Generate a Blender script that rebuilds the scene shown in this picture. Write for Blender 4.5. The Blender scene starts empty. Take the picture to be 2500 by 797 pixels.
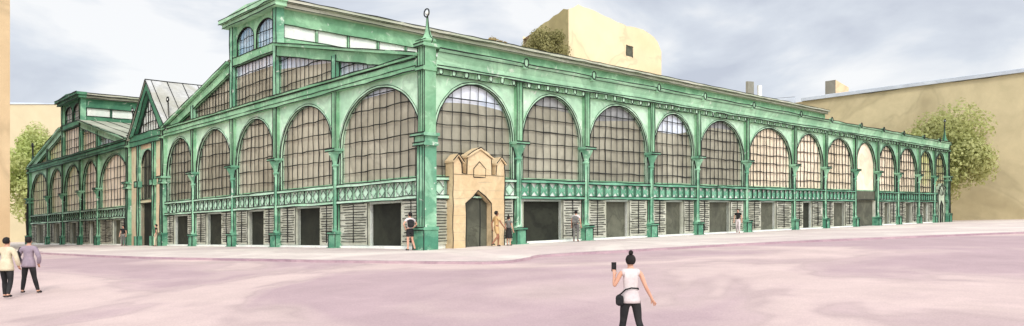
import bpy, bmesh, math, random
from mathutils import Vector, Matrix
rnd = random.Random(7)
S = bpy.context.scene
col = S.collection
PI = math.pi

# ------------------------------------------------------------------ site
SL = 0.0243                       # the plaza climbs gently towards +x
CX, CY = -4.2, 37.0               # street corner of the market hall
Lx, Ly = -0.699, 0.715            # along the gable front
Rx, Ry = 0.715, 0.699             # along the long arcade
def G(x, y):                      # ground height: level round the halls, falling away to the front
    t = (36.0 - y) / 2.0
    sp = 2.0 * (t if t > 30 else math.log1p(math.exp(t)))
    return SL * (x - CX) - 0.049 * sp
def H(a, b, z):                   # hall coordinates -> world (courses follow the street's gradient)
    x = CX + a * Lx + b * Rx; y = CY + a * Ly + b * Ry
    return Vector((x, y, z + SL * (x - CX)))
def FL(u, v, n): return H(u, -n, v)      # gable front: u along it, v up, n outwards
def FR(u, v, n): return H(-n, u, v)      # long arcade

# ------------------------------------------------------------------ materials
def lin(c):
    o = []
    for k in c:
        k = k / 255.0
        o.append(k / 12.92 if k <= .04045 else ((k + .055) / 1.055) ** 2.4)
    return (o[0], o[1], o[2], 1)
def wash(name, c1, c2=None, sc=.35, var=.25, rough=.8, edge=.15, bump=.0, fine=.10, spec=.25, metal=0, gap=0, lo=.38, hi=.62, thin=0):
    """colour varying in soft uneven patches, like weathered and hand-laid colour"""
    m = bpy.data.materials.new(name); m.use_nodes = True
    nt = m.node_tree; N = nt.nodes; K = nt.links
    bs = N['Principled BSDF']; bs.inputs['Roughness'].default_value = rough
    bs.inputs['Specular IOR Level'].default_value = spec; bs.inputs['Metallic'].default_value = metal
    geo = N.new('ShaderNodeNewGeometry')
    def noise(s, d, r, dist=0):
        n = N.new('ShaderNodeTexNoise'); n.inputs['Scale'].default_value = s
        n.inputs['Detail'].default_value = d; n.inputs['Roughness'].default_value = r
        n.inputs['Distortion'].default_value = dist
        K.new(geo.outputs['Position'], n.inputs['Vector']); return n
    def mathn(op, a, b):
        n = N.new('ShaderNodeMath'); n.operation = op
        for i, q in enumerate((a, b)):
            if isinstance(q, (int, float)): n.inputs[i].default_value = q
            else: K.new(q, n.inputs[i])
        return n.outputs[0]
    n1 = noise(sc, 4, .55, .8); n2 = noise(sc * 5, 5, .65, .3); n3 = noise(22, 3, .6)
    mx = N.new('ShaderNodeMix'); mx.data_type = 'RGBA'
    mx.inputs['A'].default_value = c1; mx.inputs['B'].default_value = c2 or c1
    rp = N.new('ShaderNodeValToRGB'); rp.color_ramp.elements[0].position = lo; rp.color_ramp.elements[1].position = hi
    K.new(n1.outputs['Fac'], rp.inputs[0]); K.new(rp.outputs[0], mx.inputs['Factor'])
    v = mathn('MULTIPLY_ADD', mathn('SUBTRACT', n2.outputs['Fac'], .5), var * 2.4); v.node.inputs[2].default_value = 1
    f = mathn('MULTIPLY_ADD', mathn('SUBTRACT', n3.outputs['Fac'], .5), fine * 2.4); f.node.inputs[2].default_value = 1
    v = mathn('MULTIPLY', v, f)
    if edge:                                   # tide marks
        d = mathn('ABSOLUTE', mathn('SUBTRACT', n1.outputs['Fac'], .47), 0)
        r2 = N.new('ShaderNodeValToRGB'); e = r2.color_ramp.elements
        e[0].position = 0; e[0].color = (1 - edge,) * 3 + (1,); e[1].position = .022; e[1].color = (1, 1, 1, 1)
        K.new(d, r2.inputs[0]); v = mathn('MULTIPLY', v, r2.outputs[0])
    cm = N.new('ShaderNodeVectorMath'); cm.operation = 'SCALE'
    K.new(mx.outputs['Result'], cm.inputs[0]); K.new(v, cm.inputs['Scale'])
    cout = cm.outputs[0]
    if gap:                                    # chalky worn patches
        n4 = noise(sc * 3.1 + .5, 5, .6, .6); r4 = N.new('ShaderNodeValToRGB'); r4.color_ramp.elements[0].position = .62; r4.color_ramp.elements[1].position = .67
        K.new(n4.outputs['Fac'], r4.inputs[0]); mg = N.new('ShaderNodeMix'); mg.data_type = 'RGBA'; mg.inputs['B'].default_value = lin((226, 230, 216))
        K.new(mathn('MULTIPLY', r4.outputs[0], gap), mg.inputs['Factor']); K.new(cout, mg.inputs['A']); cout = mg.outputs['Result']
    K.new(cout, bs.inputs['Base Color'])
    if thin:
        tr = N.new('ShaderNodeBsdfTranslucent'); K.new(cout, tr.inputs['Color']); mxs = N.new('ShaderNodeMixShader'); mxs.inputs[0].default_value = thin
        K.new(bs.outputs[0], mxs.inputs[1]); K.new(tr.outputs[0], mxs.inputs[2]); K.new(mxs.outputs[0], N['Material Output'].inputs['Surface'])
    if bump:
        b = N.new('ShaderNodeBump'); b.inputs['Strength'].default_value = bump; b.inputs['Distance'].default_value = .03
        K.new(n3.outputs['Fac'], b.inputs['Height']); K.new(b.outputs[0], bs.inputs['Normal'])
    return m
def W(name, a, b=None, **k): return wash(name, lin(a), lin(b) if b else None, **k)

M = dict(
 ink      = W('black iron line', (24, 26, 24), var=.2, rough=.6, edge=0),
 spandrel = W('pale green paint', (190, 220, 190), (168, 204, 172), sc=.3, var=.34, gap=.65, lo=.44, hi=.56),
 spandrel_far = W('sea green paint', (155, 192, 163), (127, 170, 139), sc=.3, var=.34, gap=.45, lo=.44, hi=.56),
 beam     = W('mid green paint', (143, 186, 148), (113, 160, 123), sc=.4, var=.34, gap=.45, lo=.44, hi=.56),
 fascia   = W('leaf green paint', (162, 202, 166), (135, 178, 143), sc=.25, var=.34, gap=.45, lo=.44, hi=.56),
 pillar   = W('column green paint', (100, 152, 122), (141, 186, 153), sc=.6, var=.34, gap=.65, lo=.44, hi=.56),
 plinth   = W('bottle green paint', (75, 132, 106), (108, 160, 130), sc=.8, var=.34, gap=.45, lo=.44, hi=.56),
 dkbeam   = W('deep green paint', (84, 134, 104), (66, 116, 90), sc=.5, var=.34, gap=.45, lo=.44, hi=.56),
 white    = W('chalky white paint', (236, 237, 228), (216, 224, 214), sc=.6, var=.12),
 lattice  = W('lattice green paint', (170, 212, 180), (196, 226, 202), sc=.8, var=.25),
 lattice_r= W('lattice emerald paint', (93, 151, 122), (124, 178, 148), sc=.8, var=.25),
 shutter  = W('grey green shutter', (206, 207, 190), (182, 184, 164), sc=.5, var=.25),
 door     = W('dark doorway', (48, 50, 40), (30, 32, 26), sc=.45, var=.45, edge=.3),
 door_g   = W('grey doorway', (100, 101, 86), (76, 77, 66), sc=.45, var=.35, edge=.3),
 blind    = W('taupe blind', (168, 164, 144), (140, 136, 118), sc=.22, var=.32, lo=.42, hi=.58, spec=.5, rough=.32),
 backdrop_l  = W('taupe green blind', (178, 173, 153), (152, 147, 128), sc=.22, var=.32, lo=.42, hi=.58, spec=.5, rough=.32),
 backdrop_p  = W('peach blind', (248, 230, 204), (222, 206, 178), sc=.16, var=.32, lo=.42, hi=.58, spec=.5, rough=.32),
 backdrop_g  = W('olive blind', (204, 206, 140), (226, 212, 178), sc=.12, var=.32, lo=.42, hi=.58, spec=.5, rough=.32),
 backdrop_o  = W('dark olive blind', (184, 184, 130), (216, 202, 168), sc=.14, var=.32, lo=.42, hi=.58, spec=.5, rough=.32),
 glass_s  = W('slate glass', (136, 138, 138), (160, 160, 156), sc=.2, var=.25, spec=.5, rough=.32),
 glass    = W('pale blue glass', (196, 208, 222), (226, 230, 236), sc=.3, var=.12, rough=.16, edge=0, spec=.6),  # opaque pane; the sky's light is painted in as pale blue
 glass_b  = W('blue glass', (164, 200, 222), (200, 218, 230), sc=.5, var=.2, rough=.16, edge=.1, spec=.6),
 roof     = W('grey zinc roof', (176, 178, 160), (154, 158, 140), sc=.25, var=.2),
 roofedge = W('stone grey trim', (192, 190, 172), (170, 176, 152), sc=.25, var=.18),
 slate    = W('pale slate', (190, 190, 188), (166, 164, 152), sc=.3, var=.2),
 stone    = W('golden stone', (214, 192, 154), (202, 176, 136), sc=.5, var=.25, bump=.15),
 stone_p  = W('pale stone', (176, 188, 164), (160, 172, 150), sc=.6, var=.15),
 stonesh  = W('pink green stucco', (196, 192, 158), (206, 176, 146), sc=.3, var=.2),
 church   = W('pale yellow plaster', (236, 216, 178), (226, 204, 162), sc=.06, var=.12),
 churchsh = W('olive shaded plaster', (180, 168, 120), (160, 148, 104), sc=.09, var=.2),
 beige    = W('khaki plaster', (190, 176, 140), (170, 156, 122), sc=.06, var=.26, edge=.12, lo=.44, hi=.58),
 beige_l  = W('cream plaster', (212, 198, 166), (196, 182, 148), sc=.05, var=.14),
 tan      = W('ochre plaster', (206, 182, 144), (194, 166, 128), sc=.08, var=.18),
 peach    = W('peach plaster', (228, 198, 160), (216, 186, 148), sc=.1, var=.14),
 grey     = W('grey plaster', (148, 146, 132), (128, 124, 112), sc=.15, var=.18),
 bluegrey = W('blue grey tiles', (196, 202, 208), (176, 182, 190), sc=.12, var=.2),
 bark     = W('bark', (96, 84, 58), (74, 66, 48), sc=1.5, var=.35),
 leaf_y   = W('yellow green leaves', (184, 196, 120), (204, 208, 146), sc=.18, var=.25, edge=.1, rough=.6, thin=.45),
 leaf_o   = W('olive leaves', (178, 182, 118), (190, 190, 132), sc=.16, var=.25, edge=.1, rough=.6, thin=.45),
 leaf_d   = W('dark olive leaves', (146, 142, 92), (160, 154, 104), sc=.25, var=.25, edge=.1, rough=.6, thin=.45),
 leaf_b   = W('dry leaves', (176, 156, 106), (190, 172, 124), sc=.3, var=.25, edge=.1, rough=.6, thin=.45),
 skin     = W('skin', (206, 160, 136), (196, 148, 124), sc=2, var=.08, edge=0, fine=.03),
 skin_d   = W('tanned skin', (150, 106, 82), (138, 96, 74), sc=2, var=.08, edge=0, fine=.03),
 hair     = W('black hair', (26, 23, 22), (38, 34, 32), sc=6, var=.4, edge=0),
 black    = W('black cloth', (30, 30, 31), (44, 43, 43), sc=3, var=.3, edge=0),
 palecl   = W('pale cloth', (212, 200, 196), (196, 184, 184), sc=2.5, var=.15, edge=.06),
 pinkcl   = W('rose grey cloth', (198, 176, 178), (182, 160, 166), sc=2.5, var=.15, edge=.06),
 tancl    = W('buff cloth', (208, 196, 168), (190, 178, 150), sc=2.5, var=.15, edge=.06),
 mauvecl  = W('mauve cloth', (158, 142, 152), (140, 126, 138), sc=2.5, var=.15, edge=.06),
 greycl   = W('grey cloth', (120, 118, 112), (98, 96, 94), sc=2.5, var=.2, edge=.06),
 ochrecl  = W('ochre cloth', (200, 166, 118), (180, 146, 100), sc=2.5, var=.15, edge=.06),
 road     = W('mauve pink paving', (200, 178, 172), (176, 152, 154), sc=.085, var=.2, edge=.1, lo=.42, hi=.55, bump=.3, fine=.2),
 pave     = W('pale pink paving', (216, 204, 194), (200, 184, 178), sc=.13, var=.18, edge=.08, lo=.42, hi=.56, bump=.3, fine=.2),
 kerb     = W('rose kerb stone', (160, 134, 142), (180, 154, 158), sc=.5, var=.2, edge=.1),
)

# ------------------------------------------------------------------ mesh builder
class MB:
    def __init__(s): s.v = []; s.f = []; s.m = []
    def poly(s, pts, mi=0):
        i = len(s.v); s.v += [Vector(p) for p in pts]; s.f.append(list(range(i, i + len(pts)))); s.m.append(mi)
    def grid(s, rows, mi=0, closed=False):
        i = len(s.v); w = len(rows[0])
        for r in rows: s.v += [Vector(p) for p in r]
        for j in range(len(rows) - 1):
            for k in range(w if closed else w - 1):
                k2 = (k + 1) % w
                s.f.append([i + j * w + k, i + j * w + k2, i + (j + 1) * w + k2, i + (j + 1) * w + k]); s.m.append(mi)
    def box(s, fr, u0, u1, v0, v1, n0, n1, mi=0, ink='', r=.028):
        c = [fr(u, v, n) for n in (n0, n1) for v in (v0, v1) for u in (u0, u1)]
        i = len(s.v); s.v += c
        for q in ((0, 1, 3, 2), (4, 6, 7, 5), (0, 4, 5, 1), (2, 3, 7, 6), (0, 2, 6, 4), (1, 5, 7, 3)):
            s.f.append([i + k for k in q]); s.m.append(mi)
        e = n1 + r * .3
        if 'L' in ink: s.line([fr(u0, v0, e), fr(u0, v1, e)], r)
        if 'R' in ink: s.line([fr(u1, v0, e), fr(u1, v1, e)], r)
        if 'T' in ink: s.line([fr(u0, v1, e), fr(u1, v1, e)], r)
        if 'B' in ink: s.line([fr(u0, v0, e), fr(u1, v0, e)], r)
    def slab(s, fr, top, u0, u1, v0, v1, n0, n1):   # board whose lower and upper edge heights are functions of u
        pass
    def line(s, pts, r=.028, mi=1, amp=None, step=1.1):
        """a slightly uneven thin iron bar / seam along a polyline"""
        if amp is None: amp = r * .9
        P = [Vector(p) for p in pts]; out = [P[0]]
        for a, b in zip(P, P[1:]):
            n = max(1, int((b - a).length / step))
            for k in range(1, n + 1):
                q = a.lerp(b, k / n)
                if not (b is P[-1] and k == n):
                    q = q + Vector((rnd.uniform(-amp, amp), rnd.uniform(-amp, amp), rnd.uniform(-amp, amp)))
                out.append(q)
        s.tube(out, [r * rnd.uniform(.72, 1.2) for _ in out], mi, 4)
    def tube(s, pts, rad, mi=0, sides=8, cap=True):
        P = [Vector(p) for p in pts]
        if not hasattr(rad, '__len__'): rad = [rad] * len(P)
        rows = []; up = None
        for i, p in enumerate(P):
            t = (P[min(i + 1, len(P) - 1)] - P[max(i - 1, 0)])
            if t.length < 1e-9: t = Vector((0, 0, 1))
            t.normalize()
            if up is None: up = t.orthogonal().normalized()
            x = up - t * up.dot(t)
            x = x.normalized() if x.length > 1e-6 else t.orthogonal().normalized()
            up = x; y = t.cross(x)
            rows.append([p + (x * math.cos(2 * PI * k / sides) + y * math.sin(2 * PI * k / sides)) * rad[i] for k in range(sides)])
        s.grid(rows, mi, True)
        if cap: s.poly(rows[0][::-1], mi); s.poly(rows[-1], mi)
    def lathe(s, fr, u, n, prof, mi=0, sides=10):
        rows = [[fr(u + r * math.cos(2 * PI * k / sides), z, n + r * math.sin(2 * PI * k / sides)) for k in range(sides)] for z, r in prof]
        s.grid(rows, mi, True); s.poly(rows[0], mi); s.poly(rows[-1], mi)
    def build(s, name, mats, parent=None, smooth=False):
        if not isinstance(mats, (list, tuple)): mats = [mats, M['ink']]
        o0 = wloc(parent)
        me = bpy.data.meshes.new(name); me.from_pydata([p - o0 for p in s.v], [], s.f)
        for m in mats: me.materials.append(m)
        me.polygons.foreach_set('material_index', s.m)
        if smooth: me.polygons.foreach_set('use_smooth', [True] * len(s.f))
        bm = bmesh.new(); bm.from_mesh(me); bmesh.ops.recalc_face_normals(bm, faces=bm.faces); bm.to_mesh(me); bm.free()
        o = bpy.data.objects.new(name, me); col.objects.link(o)
        if parent: o.parent = parent
        return o
def wloc(o):
    v = Vector((0, 0, 0))
    while o: v += o.location; o = o.parent
    return v
def thing(name, label, cat, loc, group=None):
    o = bpy.data.objects.new(name, None); col.objects.link(o); o.location = loc
    o.empty_display_size = .5
    o['label'] = label; o['category'] = cat
    if group: o['group'] = group
    return o
def tag(o, label, cat, group=None):
    o['label'] = label; o['category'] = cat
    if group: o['group'] = group
    return o
def struct(name, mb, mats, smooth=False):
    o = mb.build(name, mats, None, smooth); o['kind'] = 'structure'; return o

# ------------------------------------------------------------------ ground
xs = sorted(set([-700, -400, -250, -160, -110] + [x for x in range(-80, 110, 4)] + [130, 170, 260, 420, 700]))
ys = sorted(set([-300, -120, -40, -10] + [y for y in range(0, 60, 2)] + [y for y in range(60, 150, 6)] + [170, 220, 300, 450, 700]))
g = MB(); g.grid([[Vector((x, y, G(x, y))) for x in xs] for y in ys])
struct('plaza_ground', g, M['road'], True)

edge = [(-75, 76), (-37, 55), (-29.8, 47.9), (-23.3, 41.2), (-18.9, 37.4), (-15.5, 35.2), (-10.6, 32.9), (-7.7, 31.6), (-3.4, 30), (-.6, 29.3), (.6, 30.5), (1.4, 31.8), (5.4, 33.3), (10.6, 35.5), (18, 38), (28, 41), (45, 46), (90, 62)]
def spline(pts, n=8):
    out = []
    for i in range(len(pts) - 1):
        p = [Vector((q[0], q[1], 0)) for q in (pts[max(i - 1, 0)], pts[i], pts[i + 1], pts[min(i + 2, len(pts) - 1)])]
        for k in range(n):
            t = k / n
            out.append(.5 * (2 * p[1] + (p[2] - p[0]) * t + (2 * p[0] - 5 * p[1] + 4 * p[2] - p[3]) * t * t + (3 * p[1] - p[0] - 3 * p[2] + p[3]) * t ** 3))
    out.append(Vector((pts[-1][0], pts[-1][1], 0))); return out
E = spline(edge)
E = [p + Vector((0, rnd.uniform(-.06, .06), 0)) for p in E]
pv = MB(); rows = []
for j in range(14):
    t = j / 13
    rows.append([Vector((p.x + (t * t) * (p.x * .3), p.y + t * t * 95 + .22, G(p.x + (t * t) * (p.x * .3), p.y + t * t * 95 + .22) + .09)) for p in E])
pv.grid(rows)
struct('pavement', pv, M['pave'], True)
kb = MB()
kb.grid([[Vector((p.x, p.y, G(p.x, p.y) - .05)) for p in E], [Vector((p.x, p.y, G(p.x, p.y) + .09)) for p in E],
         [Vector((p.x, p.y + .23, G(p.x, p.y) + .096)) for p in E]])
struct('kerb', kb, M['kerb'])

# ------------------------------------------------------------------ market hall pieces
def RK(d): return .029 + .00028 * d          # seam thickness
ZB, ZE = 3.62, 8.85                           # window sill, underside of eaves beam
def arch_fn(u0, u1, zs, zt):
    c = (u0 + u1) / 2; w = (u1 - u0) / 2
    return lambda u: zs + (zt - zs) * math.sqrt(max(0, 1 - ((u - c) / w) ** 2))
def usamp(u0, u1, n=26):
    return [(u0 + u1) / 2 - (u1 - u0) / 2 * math.cos(PI * k / n) for k in range(n + 1)]

def window(fr, u0, u1, zb, top, parent, blind=None, glass='glass', bt=None, sp=.56, hz=.8, n0=-.22, r=.028, bars=True, frame='beam', arch_line=True):
    """glazing: green frame with black bars, a pale pane, and an added sheet tinted like the view through its lower part"""
    U = usamp(u0, u1); mb = MB()
    lo = lambda u: zb
    # frame: slim edge strip round the opening
    fw = .09
    loop = [(u0, zb)] + [(u, top(u)) for u in U] + [(u1, zb)]
    mb.line([fr(u, z, n0 + .12) for u, z in loop], r * 1.15, step=.9, amp=r * .4)
    if bars:
        n = max(3, round((u1 - u0) / sp))
        for k in range(1, n):
            u = u0 + (u1 - u0) * k / n + rnd.uniform(-.04, .04)
            t = top(u)
            if t - zb > .3:
                mb.line([fr(u, zb + rnd.uniform(0, .15), n0 + .1), fr(u + rnd.uniform(-.05, .05), t - .02, n0 + .1)], r * .8 if k % 3 else r, step=.9)
        zmax = max(top(u) for u in U); z = zb + hz * .75
        while z < zmax - .25:
            ok = [u for u in (u0 + (u1 - u0) * i / 60 for i in range(61)) if top(u) > z + .03]
            if len(ok) > 6:
                mb.line([fr(ok[0] + .02, z, n0 + .13), fr(ok[-1] - .02, z + rnd.uniform(-.07, .07), n0 + .13)], r, step=.7, amp=r * 1.3)
            z += hz * rnd.uniform(.92, 1.08)
    # back of the frame: narrow green bead along the bottom
    mb.box(fr, u0, u1, zb - .02, zb + fw, n0 - .05, n0 + .07)
    w = mb.build('window', [M[frame], M['ink']], parent)
    gl = MB(); gl.grid([[fr(u, zb, n0) for u in U], [fr(u, top(u), n0) for u in U]]); gl.build('glass', [M[glass]], w)
    if blind:
        bl = MB(); bt = bt or (lambda u: 99)
        bl.grid([[fr(u, zb + .01, n0 + .03) for u in U], [fr(u, max(zb + .02, min(top(u) - .03, bt(u))), n0 + .03) for u in U]])
        bl.build('blind', [M[blind]], w)  # added opaque sheet, stands for what shows through the hall
    return w

def spandrel(fr, u0, u1, o0, o1, zs, zt, ztop, parent, mat, r):
    """panel pierced by the arch, with a reveal and a raised rim"""
    top = arch_fn(o0, o1, zs, zt); U = usamp(o0, o1); mb = MB()
    mb.grid([[fr(u, top(u), 0) for u in U], [fr(u, ztop, 0) for u in U]])
    mb.grid([[fr(u0, ZB, 0), fr(o0, ZB, 0)], [fr(u0, zs, 0), fr(o0, zs, 0)], [fr(u0, ztop, 0), fr(o0, ztop, 0)]])
    mb.grid([[fr(o1, ZB, 0), fr(u1, ZB, 0)], [fr(o1, zs, 0), fr(u1, zs, 0)], [fr(o1, ztop, 0), fr(u1, ztop, 0)]])
    loop = [(o0, ZB)] + [(u, top(u)) for u in U] + [(o1, ZB)]
    mb.grid([[fr(u, z, 0) for u, z in loop], [fr(u, z, -.3) for u, z in loop]])      # reveal
    c = (o0 + o1) / 2; rim = []
    for u, z in loop:
        d = Vector((u - c, max(0, z - zs))); d = d.normalized() * .13 if d.length else d
        rim.append((u + d.x, z + d.y))
    rim = [(max(u0 + .01, min(u1 - .01, u)), min(z, ztop - .02)) for u, z in rim]
    mb.grid([[fr(u, z, .0) for u, z in rim], [fr(u, z, .05) for u, z in rim], [fr(u, z, .05) for u, z in loop], [fr(u, z, 0) for u, z in loop]])
    mb.line([fr(u, z, .06) for u, z in loop], r * 1.2, step=.9, amp=r * .3)
    mb.line([fr(u, z, .06) for u, z in rim], r * .6, step=.9, amp=r * .5)
    return mb.build('arch_panel', [M[mat], M['ink']], parent)

def balustrade(fr, u0, u1, parent, style, r, z0=2.62, z1=3.56):
    mb = MB(); n = .1
    mb.box(fr, u0, u1, z0 + .02, z1, -.12, -.02, 2)                         # white backing boards
    mb.box(fr, u0, u1, z1 - .13, z1 + .04, -.02, n + .08, 0, 'TB', r)
    mb.box(fr, u0, u1, z0 - .08, z0 + .09, -.02, n + .08, 0, 'TB', r)
    a, b = z0 + .09, z1 - .13; m = (a + b) / 2
    k = max(4, round((u1 - u0) / .78)); w = (u1 - u0) / k
    for i in range(k):
        p = u0 + i * w; q = p + w
        if i: mb.box(fr, p - .045, p + .045, a, b, 0, n, 0, 'LR', r * .75)
        cu = (p + q) / 2
        if style == 'diamond':
            for (x0, y0, x1, y1) in ((p + .05, m, cu, b), (cu, b, q - .05, m), (q - .05, m, cu, a), (cu, a, p + .05, m)):
                mb.poly([fr(x0, y0 - .035, .03), fr(x1, y1 - .035, .03), fr(x1, y1 + .035, .03), fr(x0, y0 + .035, .03)])
            mb.poly([fr(p + .14, m - .02, .02), fr(cu, a + .08, .02), fr(q - .14, m - .02, .02), fr(cu, b - .08, .02)])
            mb.line([fr(p + .08, m, .06), fr(cu, b - .03, .06), fr(q - .08, m, .06)], r * .5, step=.4)
            mb.line([fr(p + .08, m, .06), fr(cu, a + .03, .06), fr(q - .12, m - .06, .06)], r * .5, step=.4)
        else:
            for s in (1, -1):
                mb.poly([fr(p + .04, m - s * (m - a) - .09, .03 + .01 * s), fr(q - .04, m + s * (m - a) - .09, .03 + .01 * s),
                         fr(q - .04, m + s * (m - a) + .09, .03 + .01 * s), fr(p + .04, m - s * (m - a) + .09, .03 + .01 * s)])
            mb.box(fr, p + .1, q - .1, m - .1, m + .08, .0, .03)
    return mb.build('balustrade', [M['lattice' if style == 'diamond' else 'lattice_r'], M['ink'], M['white']], parent)

def shutter(fr, u0, u1, parent, r, z0=.26, z1=2.5):
    mb = MB(); mb.box(fr, u0, u1, z0, z1, -.1, .0, 0)
    n = 15
    for k in range(n):
        z = z0 + .12 + (z1 - z0 - .2) * k / (n - 1)
        mb.poly([fr(u0 + .04, z - .06, .008), fr(u1 - .04, z - .06, .008), fr(u1 - .04, z + .05, .04), fr(u0 + .04, z + .05, .04)])
        a = u0 + .06 + rnd.uniform(0, .12) * (u1 - u0); b = u1 - .06 - rnd.uniform(0, .2) * (u1 - u0)
        mb.line([fr(a, z + .05, .045), fr(b, z + .05 + rnd.uniform(-.02, .02), .045)], r * .85, step=.5)
    if u1 - u0 > 1.2:
        c = (u0 + u1) / 2; mb.line([fr(c, z0 + .1, .05), fr(c, z1, .05)], r, step=.6)
    mb.line([fr(u0 + .02, z0, .02), fr(u0 + .02, z1, .02)], r * .8, step=.6)
    return mb.build('shutter', M['shutter'], parent)

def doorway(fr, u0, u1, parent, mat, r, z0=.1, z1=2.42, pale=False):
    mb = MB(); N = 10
    mb.poly([fr(u0, z0, -.3), fr(u1, z0, -.3), fr(u1, z1, -.3), fr(u0, z1, -.3)])  # recessed panel; the interior's darkness is painted into its colour
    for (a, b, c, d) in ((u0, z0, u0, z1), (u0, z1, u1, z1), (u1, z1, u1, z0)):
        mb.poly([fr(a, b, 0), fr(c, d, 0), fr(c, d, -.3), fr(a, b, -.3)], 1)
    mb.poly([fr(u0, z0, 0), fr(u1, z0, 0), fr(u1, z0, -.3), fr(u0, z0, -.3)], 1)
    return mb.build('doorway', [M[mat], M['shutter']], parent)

def column(fr, u, parent, r, ztop=8.86, w=.22, big=False, upto=None, mat='pillar'):
    mb = MB()
    mb.box(fr, u - .36, u + .36, .0, .86, -.3, .36, 2, 'LR', r)
    mb.box(fr, u - .42, u + .42, .86, .98, -.3, .42, 2, 'TB', r * .8)
    mb.box(fr, u - .46, u + .46, -.06, .12, -.3, .46, 2)
    mb.lathe(fr, u, .06, [(.95, .27), (1.15, .22), (1.3, .2), (4.6, .19), (4.72, .26), (4.8, .2), (4.95, .22), (5.3, .4), (5.42, .46), (5.5, .46)], 0, 10)
    for s in (-1, 1):
        mb.line([fr(u + s * .2, .98, .12), fr(u + s * .19, 4.7, .12)], r)
        mb.line([fr(u + s * .21, 4.8, .12), fr(u + s * .42, 5.35, .12)], r * 1.1, step=.4)
    mb.line([fr(u - .05, 1.1, .27), fr(u - .04, 4.5, .27)], r * .55)
    mb.box(fr, u - .5, u + .5, 5.5, 5.64, -.1, .5, 0, 'TB', r * 1.2)
    mb.box(fr, u - w, u + w, 5.64, ztop, -.3, .22, 3, 'LR', r)
    mb.line([fr(u - .05, 5.64, .24), fr(u - .05, ztop, .24)], r * .5)
    if upto: mb.box(fr, u - w, u + w, ztop + .7, upto, -.3, .24, 0, 'LR', r)
    return mb.build('column', [M[mat], M['ink'], M['plinth'], M['beam']], parent)

def finial(fr, u, n, z, parent, h=2.0, r=.03, mat='beam'):
    mb = MB(); k = h / 2.0
    mb.lathe(fr, u, n, [(z, .26), (z + .16 * k, .42), (z + .27 * k, .43), (z + .38 * k, .26), (z + .6 * k, .17), (z + .95 * k, .09), (z + 1.4 * k, .05), (z + 1.6 * k, .035)], 0, 8)
    for s in (-1, 1):
        mb.line([fr(u + s * .28, z, n + .02), fr(u + s * .43, z + .16 * k, n + .02), fr(u + s * .44, z + .27 * k, n + .02), fr(u + s * .27, z + .38 * k, n + .02), fr(u + s * .18, z + .6 * k, n + .02), fr(u + s * .1, z + .95 * k, n + .02), fr(u + s * .06, z + 1.4 * k, n + .02), fr(u + s * .04, z + 1.62 * k, n + .02)], r * .9, step=9, amp=0)
    mb.line([fr(u - .42, z + .22 * k, n + .44), fr(u + .42, z + .22 * k, n + .44)], r * .8, step=.5)
    c = z + 1.78 * k
    ring = [fr(u + .2 * math.cos(t * PI / 6), c + .2 * math.sin(t * PI / 6), n + .06) for t in range(13)]
    mb.lathe(fr, u, n, [(c + .12 * math.sin(-PI / 2 + PI * i / 6), max(.01, .12 * math.cos(-PI / 2 + PI * i / 6))) for i in range(7)], 2, 8)
    mb.tube(ring, r * 1.1, 1, 5)
    return mb.build('finial', [M[mat], M['ink'], M['white']], parent)

def corner_pillar(fr, u, parent, r, ztop=9.9, w=.33, nf=.12):
    mb = MB()
    mb.box(fr, u - w - .14, u + w + .14, -.06, 1.0, -.4, nf + .5, 2, 'LR', r)
    mb.box(fr, u - w - .2, u + w + .2, 1.0, 1.14, -.4, nf + .56, 2, 'TB', r)
    mb.box(fr, u - w, u + w, 1.14, 5.1, -.4, nf + .36, 0, 'LR', r)
    mb.box(fr, u - w - .16, u + w + .16, 5.1, 5.25, -.4, nf + .5, 0, 'TB', r)
    mb.box(fr, u - w - .1, u + w + .1, 5.25, 5.55, -.4, nf + .44, 0, 'LR', r)
    mb.box(fr, u - w - .26, u + w + .26, 5.55, 5.7, -.4, nf + .6, 0, 'TB', r * 1.2)
    mb.box(fr, u - w * .86, u + w * .86, 5.7, 8.75, -.4, nf + .32, 3, 'LR', r)
    mb.box(fr, u - w - .02, u + w + .02, 8.75, 8.95, -.4, nf + .44, 3, 'TB', r)
    mb.box(fr, u - w * .9, u + w * .9, 8.95, ztop, -.4, nf + .34, 3, 'LR', r)
    mb.box(fr, u - w - .1, u + w + .1, ztop, ztop + .16, -.5, nf + .5, 3, 'TB', r)
    for s in (-.45, .3):
        mb.line([fr(u + s * w, 1.2, nf + .38), fr(u + s * w, 5.1, nf + .38)], r * .7)
        mb.line([fr(u + s * w, 5.7, nf + .34), fr(u + s * w, ztop, nf + .34)], r * .7)
    return mb.build('corner_pillar', [M['pillar'], M['ink'], M['plinth'], M['beam']], parent)

def ground_floor(fr, u0, u1, parent, r, d0, d1, dmat):
    """pale wall strip, shutters on both sides of a dark doorway"""
    mb = MB()
    for (a, b) in ((u0, d0), (d1, u1)):
        if b - a > .05: mb.box(fr, a, b, 0, 2.6, -.3, -.1)
    mb.box(fr, d0, d1, 2.42, 2.6, -.3, -.1); mb.box(fr, u0, u1, -.02, .2, -.35, .07)
    mb.build('wall', M['white'], parent)
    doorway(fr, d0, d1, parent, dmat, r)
    for a, b in ((u0 + .12, d0 - .04), (d1 + .04, u1 - .12)):
        if b - a > .35: shutter(fr, a, b, parent, r)

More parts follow.
